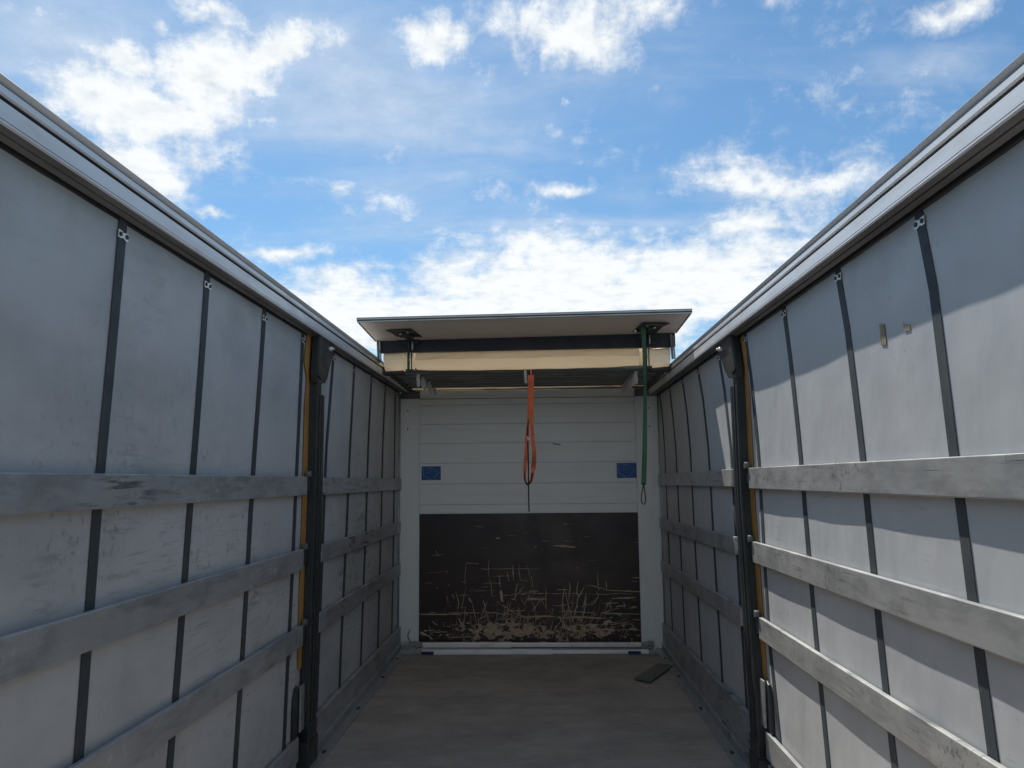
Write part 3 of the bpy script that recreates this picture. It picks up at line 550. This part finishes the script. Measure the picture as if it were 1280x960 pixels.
def blot(px, py, rx, rz, n=14, mi=1):
    cx_, cz_ = HP(px, py); b.add([(cx_+rx*math.cos(2*math.pi*k/n)*random.uniform(.6, 1.15), SY-.00005*random.random(), cz_+rz*math.sin(2*math.pi*k/n)*random.uniform(.6, 1.15)) for k in range(n)], [tuple(range(n))], mi)
for k in range(110):
    px = random.choice((random.gauss(620, 26), random.gauss(665, 28), random.gauss(725, 30), random.gauss(770, 20), random.uniform(528, 803)))
    py = 789+random.gauss(0, 5.5)-(8*abs(random.gauss(0, 1)) if random.random() < .25 else 0)
    if not (527 < px < 802) or py > 799: continue
    blot(px, py, random.uniform(.006, .028), random.uniform(.003, .011), 9)
for (cxp, cyp, n_, a0, a1, l0, l1) in ((722, 792, 22, 55, 118, 15, 62), (736, 782, 16, 50, 110, 8, 40), (628, 772, 26, 0, 180, 8, 26), (616, 782, 18, 10, 170, 8, 30), (668, 782, 22, 20, 150, 6, 30), (700, 782, 18, 40, 140, 8, 34), (578, 788, 12, 60, 120, 6, 34), (778, 782, 16, -10, 30, 6, 26), (650, 745, 12, 20, 160, 6, 22), (755, 768, 12, 10, 80, 6, 24)):
    for k in range(int(n_*.6)):
        a = R(random.uniform(a0, a1)); ln = random.uniform(l0, l1)**1.0; x0_ = cxp+random.gauss(0, 11); y0_ = min(797, cyp+random.gauss(0, 5))
        p0 = HP(x0_, y0_); p1 = HP(x0_+ln*math.cos(a), y0_-ln*math.sin(a)); line(p0[0], p0[1], p1[0], p1[1], random.choice((.0018, .0025, .004, .0075)), .0014, 6, random.uniform(-.008, .008))
b.build('kick_panel', [M['ply'], M['bare']], hb, fix=False)
# blue stickers with a faint line drawing
for x0, x1, z0, z1 in ((.187, .376, 1.549, 1.683), (2.093, 2.284, 1.552, 1.697)):
    b = MB(); b.box(x0, x1, D+.0028, D+.0038, z0, z1, 0); w, h = x1-x0, z1-z0
    def seg2(p, q, t=.0022):
        p = Vector((x0+p[0]*w, 0, z0+p[1]*h)); q = Vector((x0+q[0]*w, 0, z0+q[1]*h)); n = (q-p).normalized(); n = Vector((-n.z, 0, n.x))*t
        b.add([(p+n).to_tuple(), (q+n).to_tuple(), (q-n).to_tuple(), (p-n).to_tuple()], [(0, 1, 2, 3)], 1)
        for i in range(4): b.v[-1-i].y = D+.0024
    hexp = [(.10, .95), (.10, .32), (.50, .03)]
    for p, q in zip(hexp, hexp[1:]): seg2(p, q)
    dia = [(.30, .50), (.62, .80), (.92, .52), (.60, .12)]
    for p, q in zip(dia, dia[1:]): seg2(p, q, .0016)
    seg2((.35, .88), (.55, .88), .003); seg2((.72, .28), (.84, .45), .0035); seg2((.62, .80), (.62, .97), .0012)
    b.build('sticker', [M['sticker'], M['ink']], hb, fix=False)
# small dark gouge and its scrape in the planks, hook of wire by the left corner
MB().tube([(1.475, D+.003, 1.893), (1.50, D-.001, 1.888), (1.535, D-.001, 1.886), (1.55, D+.003, 1.878)], .0035, 6).build('gouge', M['rail_dark'], hb)
# header beam above the planks
for xa, xb in ((-.028, PX0-.001), (PX1+.001, W+.028)): MB().box(xa, xb, D-.008, D+.05, 2.350, 2.40).build('header_cap', M['bow'], hb, .002)
b = MB(); b.box(PX0+.002, PX1-.002, D+.002, D+.05, 2.349, 2.427); b.box(PX0+.002, PX1-.002, D-.002, D+.0018, 2.372, 2.378)
b.build('header_beam', M['panel'], hb, .0012)
wire = MB().tube([(.085, D-.02, .13), (.075, D-.022, .105), (.065, D-.022, .08), (.075, D-.024, .05), (.095, D-.024, .02), (.10, D-.03, FZ+.004)], .004, 6).build('wire_hook', M['cord'])
tag(wire, 'short bent dark wire hanging at the foot of the left corner post', 'wire')

# ------------------------------------------------------------------ folded sliding roof
rf = empty('sliding_roof', (W/2, 6.7, 2.40)); tag(rf, 'open sliding roof folded up above the headboard, with raised flap, cream tarp and grey crossbars', 'sliding roof')
YR, YF = 5.70, 6.36
def zr(x): return 2.716+(x-.03)*.0110          # flap underside, rear edge
def zf(x): return 2.684+(x-.03)*.0130
b = MB(); x0, x1 = .006, 2.468
def slab(b, xa, xb, ya, yb, lo0, hi0, lo1, hi1, mi=0):
    za = lambda x, y: zr(x)+(zf(x)-zr(x))*(y-YR)/(YF-YR)
    b.hexa([(xa, ya, za(xa, ya)+lo0), (xb, ya, za(xb, ya)+lo0), (xb, yb, za(xb, yb)+lo1), (xa, yb, za(xa, yb)+lo1)],
           [(xa, ya, za(xa, ya)+hi0), (xb, ya, za(xb, ya)+hi0), (xb, yb, za(xb, yb)+hi1), (xa, yb, za(xa, yb)+hi1)], mi)
slab(b, x0+.012, x1-.012, YR+.012, YF, 0, .018, 0, .018); b.build('flap_skin', M['roof_under'], rf)
b = MB(); slab(b, x0, x1, YR, YR+.0115, .002, .030, .002, .030); slab(b, x0, x0+.0115, YR+.012, YF, -.004, .030, -.004, .030); slab(b, x1-.0115, x1, YR+.012, YF, -.004, .030, -.004, .030)
slab(b, x0+.012, x1-.012, YR+.012, YF, .019, .028, .019, .028)
b.build('flap_edge', M['roof_edge'], rf, .002)
b = MB(); slab(b, x0+.004, x1-.004, YR-.004, YR+.020, -.006, .0015, -.006, .0015); b.build('flap_lip', M['roof_lip'], rf)
b = MB(); slab(b, x0+.0, x1-.0, YR-.006, YR-.001, .012, .024, .012, .024); b.build('flap_bead', M['roof_lip'], rf)
# end beam
b = MB()
b.add([(x, y, z) for y in (6.361, 6.42) for x, z in ((.045, 2.588), (2.455, 2.603), (2.455, 2.738), (.045, 2.706))], [(0, 1, 2, 3), (7, 6, 5, 4), (0, 4, 5, 1), (1, 5, 6, 2), (2, 6, 7, 3), (3, 7, 4, 0)])
b.build('end_beam', M['beam'], rf, .003)
b = MB(); b.add([(-.03, 6.30, 2.735), (W+.03, 6.30, 2.765), (W+.03, 7.86, 2.70), (-.03, 7.86, 2.68)], [(0, 1, 2, 3)]); b.build('sun_cover_sheet', M['tarp'], rf)  # added cover, hidden from below, that blocks and filters sun over the folds
# side frames
for xs in (.035, W-.062):
    b = MB(); b.hexa([(xs, 6.33, 2.50), (xs+.016, 6.33, 2.50), (xs+.016, 6.355, 2.50), (xs, 6.355, 2.50)], [(xs-.012, 6.33, 2.70), (xs+.008, 6.33, 2.70), (xs+.008, 6.355, 2.70), (xs-.012, 6.355, 2.70)])
    b.hexa([(xs+.022, 6.335, 2.50), (xs+.030, 6.335, 2.50), (xs+.030, 6.355, 2.50), (xs+.022, 6.355, 2.50)], [(xs+.012, 6.335, 2.69), (xs+.020, 6.335, 2.69), (xs+.020, 6.355, 2.69), (xs+.012, 6.355, 2.69)])
    b.build('side_frame', M['rail_under'], rf, .002)
# folded tarp: front fold with two facets and a sagging hem, then folds behind it
def tarp_sheet(xa, xb, prof, sagf, name, nx=60, thick=.002):
    vv = []; n = len(prof)
    for i in range(nx+1):
        u = i/nx; x = xa+(xb-xa)*u
        for j, (y, z, s) in enumerate(prof):
            vv.append((x, y+.004*math.sin(x*7+j*1.3)+.002*math.sin(x*23+j*2.1), z+.012*(u-.5)+s*sagf(u)+.0015*math.sin(x*17+j)))
    b = MB().add(vv, [(i*n+j, (i+1)*n+j, (i+1)*n+j+1, i*n+j+1) for i in range(nx) for j in range(n-1)], 0, False)
    return b.build(name, M['tarp'], rf, fix=True)
fp = [(6.46, 2.66, 0), (6.43, 2.625, 0), (6.408, 2.610, 0), (6.402, 2.604, .1), (6.382, 2.565, .1), (6.366, 2.534, .1), (6.366, 2.528, .3), (6.388, 2.49, .6), (6.412, 2.458, 1), (6.425, 2.450, 1), (6.52, 2.452, .8), (6.62, 2.50, 0), (6.64, 2.60, 0)]
tarp_sheet(.335, 2.165, fp, lambda u: -.012+.030*abs(2*u-1)**3*-1 if False else .018*abs(2*u-1)**4, 'tarp')
for k, (xa, xb) in enumerate(((.235, .325), (.075, .232), (2.215, 2.272), (2.275, 2.415))):
    big = k in (0, 2)
    ep = [(6.43, 2.625 if big else 2.60, 0), (6.385, 2.61 if big else 2.585, 0), (6.372, 2.575, 0), (6.375, 2.535, 0), (6.388, 2.525, 0), (6.395, 2.49, 0), (6.42, 2.452 if big else 2.475, 0), (6.46, 2.45, 0)]
    tarp_sheet(xa, xb, ep, lambda u: 0, 'tarp', 8)
# concertina folds over the crossbars
fo = []; y = 6.66
for k in range(7):
    fo += [(y, 2.50 if k < 6 else 2.44, 0), (y+.02, 2.475 if k < 6 else 2.425, 0), (y+.06, 2.62, 0), (y+.09, 2.655, 0), (y+.12, 2.62, 0)]; y += .155
fo += [(7.74, 2.47, 0), (7.750, 2.432, .8), (7.757, 2.430, 0)]
tarp_sheet(.12, 2.36, fo, lambda u: .012*math.sin(u*9)*u, 'tarp', 40)
# crossbars (bows) stacked one behind the other, seen from below
ybar = [6.50+.165*k for k in range(8)]
for k, yb_ in enumerate(ybar):
    zb_ = 2.440-.0020*k
    b = MB(); b.box(.10, W-.10, yb_, yb_+.050, zb_, zb_+.034); b.box(.10, W-.10, yb_+.054, yb_+.095, zb_+.012, zb_+.040)
    b.box(.12, W-.12, yb_-.012, yb_-.002, zb_+.006, zb_+.03)
    b.build('crossbar', M['bow'], rf, .003)
    if 0 <= k < 6:
        for side in ('left', 'right'):
            xx = X(side, .335+.004*k+(.01 if k % 2 else 0)) if side == 'left' else 2.135+.004*(5-k)
            hgt = .115-.006*k
            b = MB(); pts = [(xx-.014, zb_-.004), (xx-.017, zb_-hgt*.55), (xx-.009, zb_-hgt), (xx+.010, zb_-hgt), (xx+.017, zb_-hgt*.6), (xx+.010, zb_-hgt*.3), (xx+.014, zb_-.004)]
            b.prism(pts, 'y', yb_+.058, yb_+.066); b.tube([(xx, yb_+.055, zb_-.018), (xx, yb_+.07, zb_-.018)], .008, 8)
            b.build('tab', M['tab'], rf, .002)
b = MB(); b.hexa([(1.228, 6.478, 2.335), (1.250, 6.478, 2.335), (1.250, 6.484, 2.335), (1.228, 6.484, 2.335)], [(1.222, 6.448, 2.456), (1.244, 6.448, 2.456), (1.244, 6.454, 2.456), (1.222, 6.454, 2.456)]); b.build('tab', M['tab'], rf)
# runner blocks at both ends
for side in ('left', 'right'):
    b = MB()
    for k, yb_ in enumerate(ybar):
        b.box(X(side, .055), X(side, .125), yb_-.02, yb_+.08, 2.445-.004*k, 2.51)
    b.box(X(side, .055), X(side, .22), 6.46, 6.56, 2.42, 2.444)
    b.build('runner', M['rail_dark'], rf, .004)
# hinge brackets with triangular plates and lifting arms
for side, xc in (('left', .300), ('right', 2.215)):
    sg = 1 if side == 'left' else -1; zc = zr(xc)-.012
    b = MB(); zz0 = zc-.010
    tri = [(xc-.135*sg, 5.96), (xc+.075*sg, 5.94), (xc+.125*sg, 6.335), (xc-.085*sg, 6.335), (xc-.10*sg, 6.08)]
    b.prism(tri, 'z', zz0-.004, zz0+.000); b.box(xc-.02, xc+.035, 6.05, 6.33, zz0-.022, zz0-.0042)
    b.box(xc-.105*sg, xc+.075*sg, 6.338, 6.345, zz0-.05, zz0-.0045); b.box(xc-.06, xc+.06, 6.12, 6.20, zz0-.016, zz0-.0043)
    b.build('hinge_bracket', M['post'], rf, .002)
    b = MB(); b.box(xc-.017, xc+.000, 6.300, 6.330, 2.425, zz0-.005); b.box(xc+.012, xc+.020, 6.305, 6.322, 2.43, zz0-.005); b.box(xc-.03, xc+.032, 6.298, 6.334, 2.415, 2.44)
    b.build('lifting_arm', M['post'], rf, .002)
    b = MB(); b.tube([(xc+.024, 6.30, zz0-.10), (xc+.024, 6.30, zz0-.025)], .005, 8); b.tube([(xc-.03*sg, 6.05, zz0-.010), (xc-.03*sg, 6.05, zz0-.022)], .009, 8); b.tube([(xc+.03*sg, 6.02, zz0-.004), (xc+.03*sg, 6.02, zz0-.012)], .008, 8)
    if side == 'right': b.tube([(xc-.125, 6.1, zz0-.03), (xc-.105, 6.1, zz0-.03)], .013, 8)
    b.tube([(xc+.004, 6.296, 2.50), (xc+.004, 6.296, 2.53)], .006, 8)
    b.build('bolt', M['bright'], rf)

# ------------------------------------------------------------------ straps and cord hanging from the roof
def bez(p, n=24):
    p = [Vector(q) for q in p]; out = []
    for i in range(len(p)-1):
        p0, p1, p2, p3 = p[max(i-1, 0)], p[i], p[i+1], p[min(i+2, len(p)-1)]
        for k in range(n):
            t = k/n; out.append(.5*((2*p1)+(-p0+p2)*t+(2*p0-5*p1+4*p2-p3)*t*t+(-p0+3*p1-3*p2+p3)*t*t*t))
    out.append(p[-1]); return out
YO = 6.47
t = empty('orange_strap', (1.27, YO, 2.44)); tag(t, 'orange webbing strap looped double and hanging from the middle of the folded roof', 'strap')
pa = bez([(1.272, YO, 2.395), (1.268, YO, 2.25), (1.258, YO-.01, 2.08), (1.247, YO-.012, 1.92), (1.236, YO-.01, 1.76), (1.222, YO-.006, 1.62), (1.224, YO, 1.545), (1.243, YO+.004, 1.507)], 8)
wa_ = [((1, 1.3*math.sin(i*.10+.2), 0)) for i in range(len(pa))]
MB().ribbon(pa, wa_, [.037-.008*max(0, math.sin(i*.19-1.6)) - (.012 if i > len(pa)-9 else 0) for i in range(len(pa))], .0022).build('webbing', M['orange'], t)
pb = bez([(1.290, YO+.006, 2.395), (1.287, YO+.006, 2.22), (1.284, YO+.008, 2.05), (1.290, YO+.01, 1.88), (1.300, YO+.01, 1.74), (1.288, YO+.008, 1.62), (1.272, YO+.006, 1.535), (1.243, YO+.004, 1.507)], 8)
wb_ = [((1, 1.0*math.sin(i*.085-.6), 0)) for i in range(len(pb))]
MB().ribbon(pb, wb_, [.038-.006*math.sin(i*.12+.5) - (.014 if i > len(pb)-18 else 0) for i in range(len(pb))], .0022).build('webbing', M['orange'], t)
pc = bez([(1.221, YO-.001, 1.60), (1.222, YO-.002, 1.545), (1.243, YO-.001, 1.503), (1.272, YO, 1.535), (1.283, YO, 1.60)], 8)
MB().tube(pc, .006, 8).build('loop_end', M['cord'], t)
MB().tube([(1.282, YO+.004, 2.392), (1.282, YO+.004, 2.445)], .006, 8).tube([(1.256, YO+.004, 2.393), (1.308, YO+.004, 2.393)], .007, 8).build('strap_pin', M['orange'], t)
pc = bez([(1.262, YO+.012, 2.10), (1.250, YO-.018, 1.98), (1.248, YO-.02, 1.86), (1.252, YO-.02, 1.7), (1.251, YO-.02, 1.45), (1.252, YO-.02, 1.290)], 6)
c = empty('pull_cord', (1.25, YO-.02, 2.10)); tag(c, 'thin black pull cord hanging straight down through the orange loop', 'cord')
MB().tube(pc, .0055, 8).build('cord_length', M['cord'], c)
MB().tube([(1.246, YO-.021, 1.90), (1.252, YO-.021, 1.872), (1.247, YO-.021, 1.855)], [.004, .009, .004], 8).build('knot', M['bright'], c)
YG = 6.0
t = empty('green_strap', (2.15, YG, 2.70)); tag(t, 'green webbing strap with a looped end hanging from the right hinge bracket', 'strap')
pg = bez([(2.150, YG, 2.695), (2.152, YG, 2.5), (2.150, YG, 2.2), (2.140, YG, 1.9), (2.128, YG, 1.65), (2.118, YG, 1.50)], 10)
wg = [((1, .6*math.sin(i*.11), 0)) for i in range(len(pg))]
MB().ribbon(pg, wg, [.040-.008*math.sin(i*.1) - .010*i/len(pg) for i in range(len(pg))], .003).build('webbing', M['green'], t)
pl_ = bez([(2.118, YG, 1.505), (2.104, YG, 1.44), (2.098, YG, 1.39), (2.104, YG, 1.362), (2.115, YG, 1.355), (2.126, YG, 1.365), (2.130, YG, 1.40), (2.126, YG, 1.45), (2.119, YG+.001, 1.50)], 6)
MB().ribbon(pl_, (0, 1, 0), .018, .006).build('loop_end', M['green_dark'], t)
MB().box(2.110, 2.130, YG-.006, YG+.006, 1.495, 1.512).build('stitching', M['green_dark'], t, .002)

# ------------------------------------------------------------------ load bars, mat and splinter on the floor
def load_bar(y0, h, zb, xa, xb, label, blue, joint):
    t = empty('load_bar', ((xa+xb)/2, y0+.02, FZ)); tag(t, label, 'load bar', 'telescopic load bars lying against the headboard')
    b = MB(); b.box(xa+.20, joint, y0, y0+h, zb, zb+h); b.build('outer_tube', M['bar'], t, .005, 3)
    b = MB(); b.box(joint, xb-.12, y0+.004, y0+h-.004, zb+.003, zb+h-.004); b.build('inner_tube', M['bar'], t, .005, 3)
    for xs, L, sg in ((xa, .20, 1), (xb-.12, .12, 1)):
        b = MB(); b.box(xs, xs+L-.06, y0-.002, y0+h, FZ+.001, zb+h*.9); b.box(xs+L-.06, xs+L-.002, y0+.004, y0+h-.006, zb+.002, zb+h+.003)
        b.tube([(xs+L*.45, y0-.004, zb+h*.5), (xs+L*.45, y0+.012, zb+h*.5)], .014, 10)
        b.tube([(xs+L*.3, y0+.01, zb+h*.95), (xs+L*.62, y0+.012, zb+h*1.18), (xs+L*.92, y0+.014, zb+h*.98)], .006, 8)
        b.build('end_fitting', M['steel'], t, .003)
    for xs in blue: MB().box(xs, xs+.115, y0-.005, y0-.0005, zb-.0+.002, zb+h*.72).build('grip', M['blue'], t, .002)
load_bar(7.50, .042, FZ+.001, .03, 2.44, 'nearer grey load bar with dark blue grips lying on the floor before the headboard', (.23, 2.13), 1.44)
load_bar(7.64, .046, -.016, .02, 2.39, 'brighter load bar lying close against the foot of the dark plywood', (), 1.06)
b = MB(); mc = [(2.065, 6.56), (2.185, 6.455), (2.455, 7.01), (2.345, 7.09)]
b.prism(mc, 'z', FZ+.0105, FZ+.0175); o = b.build('rubber_mat', M['mat'], None, .001)
tag(o, 'dark strip of anti-slip rubber mat lying askew on the floor near the right edge', 'mat')
b = MB(); b.prism([(2.085, 6.365), (2.165, 6.345), (2.17, 6.362), (2.11, 6.382)], 'z', FZ+.0005, FZ+.012); o = b.build('wood_splinter', M['chip'], None, .002)
tag(o, 'small pale wood splinter on the floor beside the rubber mat', 'splinter')
sc.render.resolution_x = 1024; sc.render.resolution_y = 768
